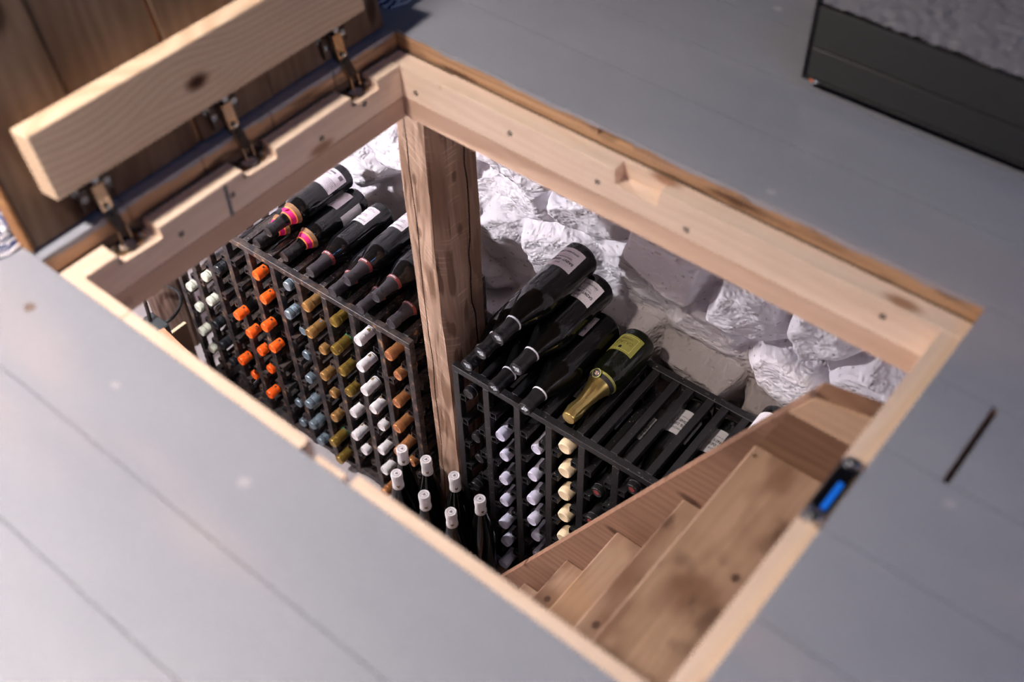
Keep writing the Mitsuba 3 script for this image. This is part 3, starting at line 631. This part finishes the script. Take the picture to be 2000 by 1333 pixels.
Lb = {'sage': [(-4, 3, .009), (-3, 2, .005), (-3, 3, .014), (-4, 4, .002), (-4, 5, .018), (-4, 6, .003)],
      'blackneck': [(-2, 1, .015), (-3, 4, .019), (-3, 5, .019), (-3, 6, .0)],
      'orange': [(0, 0, .022), (0, 1, .019), (-1, 2, .056), (0, 2, .04), (-1, 3, .033), (0, 3, .032), (-1, 4, .012), (-2, 5, .027), (-1, 5, -.004), (-2, 6, -.004), (-1, 6, .023)],
      'grey': [(1, 0, .0), (1, 1, .019), (1, 2, -.018), (1, 3, -.008), (1, 4, .003), (1, 5, .026), (1, 6, .031), (1, 7, .016), (0, 6, -.007), (0, 7, -.004)],
      'tan': [(2, 0, .026), (2, 1, .035), (2, 2, .002), (2, 3, .019), (2, 4, .0), (2, 5, .015)],
      'gold': [(3, 0, .021), (3, 1, .038), (3, 2, .028), (3, 3, .02), (2, 6, .041), (2, 7, .032)],
      'white': [(4, 0, .032), (4, 1, .04), (4, 2, .042), (4, 3, .023), (4, 4, .004), (4, 5, .021), (4, 6, .023), (3, 4, .017), (3, 5, .029), (3, 6, .005)],
      'copper': [(5, 0, .022), (5, 1, .001), (5, 2, .02), (5, 3, .033), (5, 4, .045), (5, 5, -.002), (4, 7, .038)]}
for kind, v in Lb.items():
    for c, r, p in v:
        rack_bottle(kind, LR, .1, c, r, p, f'bottle with {KINDS[kind][5]}, rusty rack, {WORDS[r]} row, {WORDS[5 - c]} column from post', GL,
                    roll={'white': rnd.uniform(-.35, .35), 'orange': rnd.uniform(.1, .5)}.get(kind))
Rb = {'black': [(0, 0, .01), (0, 2, -.005), (0, 3, -.013), (0, 4, .015)],
      'lilac': [(1, 1, .009), (1, 2, -.003), (1, 3, .004), (1, 4, .006), (1, 5, .016), (1, 6, .011), (1, 7, .026), (2, 1, -.013), (2, 2, .003), (2, 3, .01), (2, 4, .01), (2, 5, -.006), (2, 6, -.011)],
      'cream': [(3, 0, .001), (3, 1, .0), (3, 2, .0), (3, 3, .0), (3, 4, .003)],
      'blackred': [(4, 1, .001), (4, 2, .023), (5, 0, .002), (6, 0, .004)]}
for kind, v in Rb.items():
    for c, r, p in v:
        rack_bottle(kind, RR, .0975, c, r, p, f'bottle with {KINDS[kind][5]}, black rack, {WORDS[r]} row, {WORDS[c]} column from post', GR,
                    roll=rnd.uniform(-.25, .25) if c >= 3 else None)

# ---- big burgundy bottles piled on the black rack
def top_big(x, z, prot, roll, label, yaw=0.0):
    shape, R, H, rn = BODY['big']
    to = lying(RR, x, -prot, z, H, roll)
    t = thing('wine_bottle', label, 'wine bottle', 'large bottles piled on the black rack')
    part(t, 'body', shape, 'mat_glass_black', to)
    cp = part(t, 'capsule', cap('big', .062, 'smooth'), 'mat_cap_black', to)
    rc = rn + .0012
    part(cp, 'band', ring(cap_r('big', H - .062) + .0005, cap_r('big', H - .0575) + .0005, H - .062, H - .0575), 'mat_label_white', to, 'thin white band')
    mono = TXT.setdefault('monobig', mikit.ply(cat([text_flat('BL', .0125, True), text_flat('o', .009).apply_translation([-.0075, .002, 0]), poly_extrude([(.003, -.007), (.009, -.003), (.006, .0), (.001, -.004)], .0003)]).apply_translation([0, 0, H - .0006]), None))
    part(cp, 'monogram', mono, 'mat_silver_print', to @ M4(np.array([[0, -1, 0], [1, 0, 0], [0, 0, 1]], float)), 'silver monogram on the end')
    lk = part(t, 'label', pat(R, .98, .028, .100), 'mat_label_white', to, 'white paper label')
    part(lk, 'print', lines('stromain', R + .0006, .064, [('2017', .0042, .024, False), ('SAINT-ROMAIN', .0072, .0105, True), ('SOUS LE CHATEAU', .0042, -.0005, False), ('BENJAMIN LEROUX', .005, -.0215, False)]), 'mat_ink', to)
    part(lk, 'rule', wrapped('rule', lambda: bars([(-.022, .022, -.0003, .0003)]).subdivide(), R + .0005, 0, .0555), 'mat_ink_grey', to)
p_ = .0975; X = lambda c: c * p_ + .01 + p_ / 2
zb = .0195 + math.sqrt(.0468 ** 2 - .0188 ** 2) + .0006
d2 = math.sqrt(.0938 ** 2 - (p_ / 2) ** 2)
top_big(X(0), zb, .007, -.2, 'large black wine bottle lowest left in the pile by the timber post')
top_big(X(1), zb, .024, -.6, 'large black wine bottle lowest middle in the pile on black rack')
top_big(X(2), zb, .030, -1.0, 'large black wine bottle lowest right in the pile beside the gold-topped one')
top_big(X(.5), zb + d2, .009, -.35, 'large black wine bottle second layer left in the pile on black rack')
top_big(X(1.5), zb + d2, -.003, -.12, 'large black wine bottle second layer right in the pile on black rack')
top_big(X(1), zb + 2 * d2, .001, -.30, 'large black wine bottle topmost in the pile on black rack')

# ---- sparkling bottle
shape, R, H, rn = BODY['champ']
to = lying(RR, X(3), .015, .0195 + math.sqrt(R * R - .0188 ** 2) + .0006, H, -.28)
t = thing('sparkling_wine_bottle', 'sparkling wine bottle with gold foil neck and olive label on black rack', 'wine bottle')
part(t, 'body', shape, 'mat_glass_green', to)
fm = lathe(cap_profile(H, rn, .1, 'foil', 'champ'), 40); v = fm.vertices; a = np.arctan2(v[:, 1], v[:, 0]); w = np.clip((v[:, 2] - (H - .05)) / .01, 0, 1) * np.clip((H - .004 - v[:, 2]) / .01, 0, 1)
rr = 1 + w * (.05 * np.sin(a * 7 + 30 * v[:, 2]) + .035 * np.sin(a * 13 + 1 - 60 * v[:, 2])); v[:, 0] *= rr; v[:, 1] *= rr
part(t, 'foil', mikit.ply(fm, None, 40), 'mat_foil_gold', to, 'gold foil')
CR = lambda z: cap_r('champ', z) + .0006
part(t, 'collar', ring(CR(H - .133), CR(H - .122), H - .133, H - .122), 'mat_ink', to, 'black collar')
part(t, 'collar', ring(CR(H - .139), CR(H - .133), H - .139, H - .133), 'mat_foil_olive', to, 'olive collar edge')
seal = lathe([(0, 0), (.0125, 0), (.0125, .0012), (.0108, .0016), (0, .0016)], 24)
sealT = to @ M4(np.array([[0, 0, 1], [0, 1, 0], [-1, 0, 0]], float) @ np.array([[math.cos(.5), 0, math.sin(.5)], [0, 1, 0], [-math.sin(.5), 0, math.cos(.5)]]).T, (CR(H - .128) + .0035, 0, H - .126))
sk = part(t, 'seal', mikit.ply(seal, None, 30), 'mat_foil_olive', sealT)
part(sk, 'face', mikit.ply(lathe([(0, 0), (.0102, 0), (.0102, .0004), (0, .0004)], 24), None), 'mat_ink', sealT @ M4(None, (0, 0, .0015)), 'round dark seal')
part(sk, 'print', mikit.ply(cat([poly_extrude([(-.006, -.003), (-.002, .006), (.001, .002), (.005, .005), (.004, -.004), (.0, -.001)], .0003), poly_extrude([(-.004, -.006), (.0, -.004), (.003, -.007), (-.001, -.008)], .0003)]), None), 'mat_rose_seal', sealT @ M4(None, (0, 0, .002)))
part(t, 'wordmark', lines('cazv', .0285, 0, [('CAZALS', .006, 0, False)]) if False else mikit.ply(cat([wrap(text_flat(c, .0062), CR(H - .062 - .0075 * i) + .0004, -.55, H - .062 - .0075 * i) for i, c in enumerate('CAZALS')]), None), 'mat_ink_gold', to)
lk = part(t, 'label', pat(R, .95, .026, .088), 'mat_label_olive', to, 'olive green label')
z0, z1, xx = .033, .081, .030
part(lk, 'border', mikit.ply(cat([wrap(bars([(-xx, xx, y - .0004, y + .0004)]).subdivide().subdivide().subdivide(), R + .0005, 0, 0) for y in (z0, z1)] + [wrap(bars([(s * xx - .0004, s * xx + .0004, z0, z1)]), R + .0005, 0, 0) for s in (-1, 1)]), None), 'mat_line_yellow', to)
part(lk, 'print', lines('cazals', R + .0006, .057, [('CAZALS', .0095, .0, False), ('CHAMPAGNE', .004, -.014, False)]), 'mat_ink_gold', to)
part(lk, 'emblem', wrapped('emb', lambda: poly_extrude([(.0045 * math.cos(i * math.pi / 6), .0045 * math.sin(i * math.pi / 6)) for i in range(12)], .0003), R + .0006, 0, .0745), 'mat_ink', to)

# ---- bottle far right on the black rack, above the stairs
shape, R, H, rn = BODY['burg']
to = lying(RR, X(7), .02, .0195 + math.sqrt(R * R - .0188 ** 2) + .0006, H, -.1)
t = thing('wine_bottle', 'black wine bottle with white label on the rack end behind the stairs', 'wine bottle')
part(t, 'body', shape, 'mat_glass_black', to); part(t, 'capsule', cap('burg', .055, 'smooth'), 'mat_cap_black', to); part(t, 'label', pat(R, 1.1, .03, .11), 'mat_label_white', to, 'white label')

# ---- bottles on top of the rusty rack
def top_left(x, z, prot, roll, style, label):
    shape, R, H, rn = BODY['burg']
    to = lying(LR, x, -prot, z, H, roll)
    t = thing('wine_bottle', label, 'wine bottle', 'dusty bottles on top of the rusty rack')
    part(t, 'body', shape, 'mat_glass_blue', to)
    rc = rn + .0012
    if style == 'pierre':
        part(t, 'capsule', cap('burg', .066, 'smooth'), 'mat_cap_charcoal', to)
        bk_ = part(t, 'band', ring(cap_r('burg', H - .0745) + .0006, cap_r('burg', H - .066) + .0006, H - .0745, H - .066), 'mat_band_red', to, 'dark red band')
        part(bk_, 'print', lines('pband', cap_r('burg', H - .0715) + .0008, H - .070, [('PIERRE FRICK', .0042, 0, True)], 0.1), 'mat_silver_print', to)
        lk = part(t, 'label', pat(R, .82, .030, .098), 'mat_label_white', to, 'white paper label')
        part(lk, 'print', lines('plab', R + .0006, .064, [('PIERRE FRICK', .0058, .023, False)]), 'mat_ink_grey', to)
        part(lk, 'small_print', lines('plab2', R + .0006, .064, [('PINOT NOIR', .0042, .006, False), ("VIN D'ALSACE", .0034, .0, False), ('MIS EN BOUTEILLE AU DOMAINE', .0022, -.02, False), ('PRODUIT DE FRANCE', .0022, -.025, False)]), 'mat_ink_grey', to)
    else:
        part(t, 'capsule', cap('burg', .052, 'smooth'), 'mat_cap_black', to)
        def rad(z): 
            pf = np.array(body_profile('burg')[0]); pf = pf[6:]; return float(np.interp(z, pf[:, 1], pf[:, 0])) + .0010
        for a, b, m in ((.0865, .0825, 'orange_band'), (.0825, .0705, 'magenta'), (.0705, .0665, 'orange_band')):
            part(t, 'neck_band', ring(rad(H - a), rad(H - b), H - a, H - b), 'mat_' + m, to, 'bright ' + ('magenta' if m == 'magenta' else 'orange') + ' neck band')
        part(t, 'neck_band', ring(rad(H - .098), rad(H - .0865), H - .098, H - .0865), 'mat_kraft', to, 'brown paper neck band')
        sl = lathe([(0, 0), (.0105, 0), (.0105, .0006), (0, .0006)], 22)
        if style == 'seal': part(t, 'seal', mikit.ply(sl, None), 'mat_magenta', to @ M4(np.array([[math.cos(.6), -math.sin(.6), 0], [math.sin(.6), math.cos(.6), 0], [0, 0, 1]]) @ np.array([[-.25, 0, .968], [0, 1, 0], [-.968, 0, -.25]]) @ np.eye(3), (.0262 * math.cos(.6), .0262 * math.sin(.6), H - .078)), 'round magenta seal')
        if style == 'seal':
            lk = part(t, 'label', pat(R, .9, .026, .098), 'mat_label_white', to, 'white back label with fine print')
            rows = [(-.028 + .004 * (i % 3), .024 - .003 * (i % 4), .0335 - .0052 * i - .0007, .0335 - .0052 * i + .0007) for i in range(7)] + [(-.026, -.012, -.030, -.018), (.0, .020, -.026, -.020), (.006, .026, -.0135, -.011)]
            part(lk, 'print', mikit.ply(wrap(bars(rows).subdivide().subdivide().subdivide(), R + .0005, 0, .062), None), 'mat_ink_grey', to)
        else:
            part(t, 'label', pat(R, .62, .030, .098), 'mat_label_white', to, 'plain white label')
            part(t, 'label', pat(R, .55, .030, .105, -1.75), 'mat_label_grey', to, 'grey side label')
zl = .0195 + math.sqrt(.0398 ** 2 - .0202 ** 2) + .0006
d2l = math.sqrt(.0797 ** 2 - .05 ** 2); XL = lambda c: c * .1 + .06
top_left(XL(0), zl, -.008, .6, 'bands', 'dusty black bottle, lowest left on the rusty rack, neck banded orange')
top_left(XL(.5), zl + d2l, -.018, .35, 'seal', 'dusty black bottle with round magenta seal and small-print label')
top_left(XL(1), zl, -.015, -.25, 'bands', 'dusty black bottle with orange and magenta neck bands and blank label')
for c, dz, pt, roll, lb in ((2, 0, -.014, -.35, 'red-banded bottle leftmost on the rusty rack beside the magenta-banded ones'), (3.5, 1, -.009, -.35, 'red-banded bottle on the second layer left on the rusty rack'),
                            (3, 0, .005, .0, 'red-banded bottle lying low under the left second-layer bottle, rusty rack'), (4.5, 1, -.009, -.3, 'red-banded bottle on the second layer right, partly behind the post'),
                            (4, 0, .006, .2, 'red-banded bottle lying low under the right second-layer bottle, rusty rack'), (5, 0, -.003, -.1, 'red-banded bottle nearest the corner of the rusty rack and post')):
    top_left(XL(c), zl + dz * d2l, pt, roll, 'pierre', lb)

# ---- seven slim bottles standing on the cellar floor in front of the post
blk = thing('timber_block', 'low wooden block under the standing bottles', 'block')
put(mikit.ply(bev(-.27, .08, -.05, .132, CZ + .0005, -1.7806, .004)), 'mat_crate', blk)
shape, R, H, rn = BODY['flute']
for i, (x, y, lb) in enumerate([(-.252, .077, 'standing slim bottle with ivory capsule, back row, farthest left'), (-.174, .092, 'standing slim bottle with ivory capsule, back row, second from left'),
                                (-.076, .100, 'standing slim bottle with ivory capsule, back row, against the post'), (.029, .086, 'standing slim bottle with ivory capsule, back row, rightmost by the black rack'),
                                (-.206, .006, 'standing slim bottle with ivory capsule, front row, left'), (-.099, .002, 'standing slim bottle with ivory capsule, front row, middle'), (-.005, .006, 'standing slim bottle with ivory capsule, front row, right')]):
    ang = [-.75, -.75, -.6, -.45, -.7, -.65, -.75][i]
    to = M4(np.array([[math.cos(ang), -math.sin(ang), 0], [math.sin(ang), math.cos(ang), 0], [0, 0, 1]]), (x, y, -1.78))
    t = thing('wine_bottle', lb, 'wine bottle', 'slim bottles standing in front of the post')
    part(t, 'body', shape, 'mat_glass_black', to); cp = part(t, 'capsule', cap('flute', .058, 'smooth'), 'mat_cap_white', to)
    part(cp, 'crest', wrapped('eagle2', lambda: eagle(.0095), cap_r('flute', H - .048) + .0003, 0, H - .044), 'mat_ink_gold', to, 'dark eagle crest')
    part(cp, 'band', ring(cap_r('flute', H - .0545) + .0003, cap_r('flute', H - .053) + .0003, H - .0545, H - .053), 'mat_ink_gold', to)
    part(cp, 'top_print', TXT.setdefault('fl_top', mikit.ply(cat([lathe([(.0085, 0), (.0095, 0), (.0095, .0003), (.0085, .0003)], 20), eagle(.008)]).apply_translation([0, 0, H - .0006]), None)), 'mat_ink_grey', to)

# ------------------------------------------------------------------ bits on the cellar floor at the left
t = thing('wooden_tray', 'dark wooden board tray standing left of the rusty rack', 'tray')
part(t, 'side_board', bev(-1.287, -1.275, -.262, .095, CZ, -1.603, .001), 'mat_crate')
part(t, 'top_edge', bev(-1.287, -1.275, -.262, .095, -1.603, -1.600, .0008), 'mat_crate_edge')  # light on the top edge, painted as a paler strip
part(t, 'bottom_board', bev(-1.275, -.90, -.262, .095, CZ, CZ + .012, .001), 'mat_crate')
t = thing('carton', 'brown cardboard carton beside the front left hatch beam', 'carton')
bx0, bx1, by0, by1, bz = -1.20, -.86, -.56, -.27, -1.42
for a in ((bx0, bx0 + .004, by0, by1), (bx1 - .004, bx1, by0, by1), (bx0 + .004, bx1 - .004, by0, by0 + .004), (bx0 + .004, bx1 - .004, by1 - .004, by1)): part(t, 'side', bev(*a, CZ, bz, .0008), 'mat_cardboard')
part(t, 'bottom', bev(bx0, bx1, by0, by1, CZ, CZ + .004, .0008), 'mat_cardboard')
fl = trimesh.convex.convex_hull(np.array([[x, y + d, z] for (x, y, z) in ((bx0 + .01, by1, bz), (bx1 - .01, by1, bz), (-1.135, -.055, -1.405), (-.848, -.09, -1.40)) for d in (0, .004)]))
part(t, 'flap', fl, 'mat_cardboard')
t = thing('power_adapter', 'dark grey power adapter with a black cable near the log post', 'adapter')
part(t, 'housing', bev(-1.222, -1.135, -.105, -.03, -1.46, -1.405, .004), 'mat_adapter')
part(t, 'led', mikit.ply(lathe([(0, 0), (.003, 0), (.002, .0015), (0, .002)], 10), None, 30), 'mat_bright_screw', M4(None, (-1.150, -.07, -1.405)))
part(t, 'support', bev(-1.21, -1.15, -.095, -.035, CZ + .0125, -1.4605, .002), 'mat_crate')
part(t, 'cable', mikit.ply(tube([(-1.19, -.06, -1.41), (-1.192, -.055, -1.37), (-1.196, -.05, -1.31), (-1.20, -.045, -1.25)], .006), None, 40), 'mat_cable')
lp = [(-1.30 + .0 * a + .10 * math.cos(a), .02 + .085 * math.sin(a), -1.46 + .01 * math.sin(2 * a)) for a in np.linspace(-.9, 3.6, 26)]
part(t, 'cable', mikit.ply(tube(lp, .006), None, 40), 'mat_cable')
k = thing('cardboard_scrap', 'small brown cardboard corner beside the standing bottles', 'cardboard')
put(mikit.ply(trimesh.convex.convex_hull(np.array([[x, y, z] for x, y, z in ((.075, -.06, -1.78), (.175, -.03, -1.78), (.10, -.045, -1.665), (.145, -.03, -1.69), (.075, -.057, -1.78), (.175, -.027, -1.78), (.10, -.042, -1.665))]))), 'mat_cardboard', k)
labels[k]['label'] = 'brown cardboard scrap leaning beside the foot of the stairs'

k = thing('paper_card', 'small white paper card low on the black rack front', 'card')
put(mikit.ply(bev(.10, .142, -.0045, -.0035, -.797, -.760, .0003)), 'mat_label_white', k, RR)
# ------------------------------------------------------------------ in the room: rag rug behind the lid, glass panel
rr_ = random.Random(3)
t = thing('rag_rug', 'blue and white rag rug with fringe behind the open lid', 'rug')
def rug_band(x0, x1, y0, y1, mat):
    part(t, 'band', bev(x0, x1, y0, y1, FZ, FZ + .009, .002), mat)
y = -.70; i = 0
while y < .07:
    wdt = rr_.uniform(.03, .06); rug_band(-1.15, -.20, y, min(y + wdt, .075), ('mat_rug_teal', 'mat_rug_white', 'mat_rug_navy')[i % 3]); y += wdt; i += 1
fr_m = {'w': [], 'n': []}
for side, yy in ((-1, -.70), (1, .075)):
    for q in range(260):
        x = -1.15 + 1.06 * q / 260 + rr_.uniform(-.004, .004)
        pts = [(x, yy, FZ + .005)]
        for s in range(4): pts.append((pts[-1][0] + rr_.uniform(-.008, .008), pts[-1][1] + side * .012, FZ + .004 + rr_.uniform(0, .006)))
        fr_m['w' if rr_.random() < .6 else 'n'].append(tube(pts, .0028, 5))
for q in range(260):   # tassels along the near side
    yy = -.735 + .85 * q / 260
    pts = [(-.20, yy, FZ + .005)]
    ln = 4
    for s in range(ln): pts.append((pts[-1][0] + .026, pts[-1][1] + rr_.uniform(-.012, .012), FZ + .005 + rr_.uniform(0, .012)))
    pts = [p for p in pts if p[0] < -.101]
    fr_m['w' if rr_.random() < .55 else 'n'].append(tube(pts, .0042, 5))
for kk, m in (('w', 'mat_rug_white'), ('n', 'mat_rug_navy')):
    k = part(t, 'fringe', cat(fr_m[kk]), m); labels[k] = {'kind': 'stuff', 'label': 'white fringe threads' if kk == 'w' else 'navy fringe threads'}

t = thing('low_cabinet', 'low dark glossy cabinet with rough grey top and black trim', 'cabinet')
gx0, gx1, gy, gy1, gz0, gz1 = .605, 1.95, .314, .80, .060, .197
part(t, 'body', bev(gx0 + .003, gx1, gy + .012, gy1, gz0, gz1 - .004, .001), 'mat_frame_black')
part(t, 'lower_panel', bev(gx0 + .007, gx1, gy, gy + .0115, gz0 + .006, .1195, .0012), 'mat_dark_gloss')
part(t, 'upper_panel', bev(gx0 + .007, gx1, gy, gy + .0115, .1215, gz1 - .005, .0012), 'mat_dark_gloss')
part(t, 'corner_trim', bev(gx0, gx0 + .0065, gy - .002, gy + .0115, gz0, gz1 + .012, .001), 'mat_frame_black')
part(t, 'bottom_trim', bev(gx0 + .0065, gx1, gy - .002, gy + .0115, gz0, gz0 + .0055, .001), 'mat_frame_black')
part(t, 'plinth', bev(gx0 + .08, gx1 - .05, gy + .09, gy1 - .02, FZ, gz0 - .0005, .001), 'mat_frame_black')
part(t, 'badge', bev(gx0 + .016, gx0 + .022, gy - .0035, gy - .002, gz0 + .001, gz0 + .005, .0003), 'mat_orange_band', label='tiny orange badge')
part(t, 'badge', bev(gx0 + .024, gx0 + .030, gy - .0035, gy - .002, gz0 + .001, gz0 + .005, .0003), 'mat_silver_print')
def rough_top():
    h = .0032; nx, ny = int((gx1 - gx0 - .007) / h), int((gy1 - gy - .012) / h)
    Xg, Yg = np.meshgrid(np.linspace(gx0 + .007, gx1, nx), np.linspace(gy + .0005, gy1, ny), indexing='ij')
    P = np.stack([Xg, Yg, Xg * 0], -1)
    Zg = gz1 - .0035 + .0085 * meshkit.fbm(P * 88, 2, 31) + .004 * meshkit.fbm(P * 24, 2, 32)
    V = np.stack([Xg, Yg, Zg], -1).reshape(-1, 3); i, j = np.meshgrid(np.arange(nx - 1), np.arange(ny - 1), indexing='ij')
    a = (i * ny + j).ravel(); F = np.vstack([np.stack([a, a + ny, a + ny + 1], 1), np.stack([a, a + ny + 1, a + 1], 1)])
    part(t, 'rough_top', mikit.ply(trimesh.Trimesh(V, F, process=False), None, True), 'mat_rough_top', label='rough textured grey top')
rough_top()
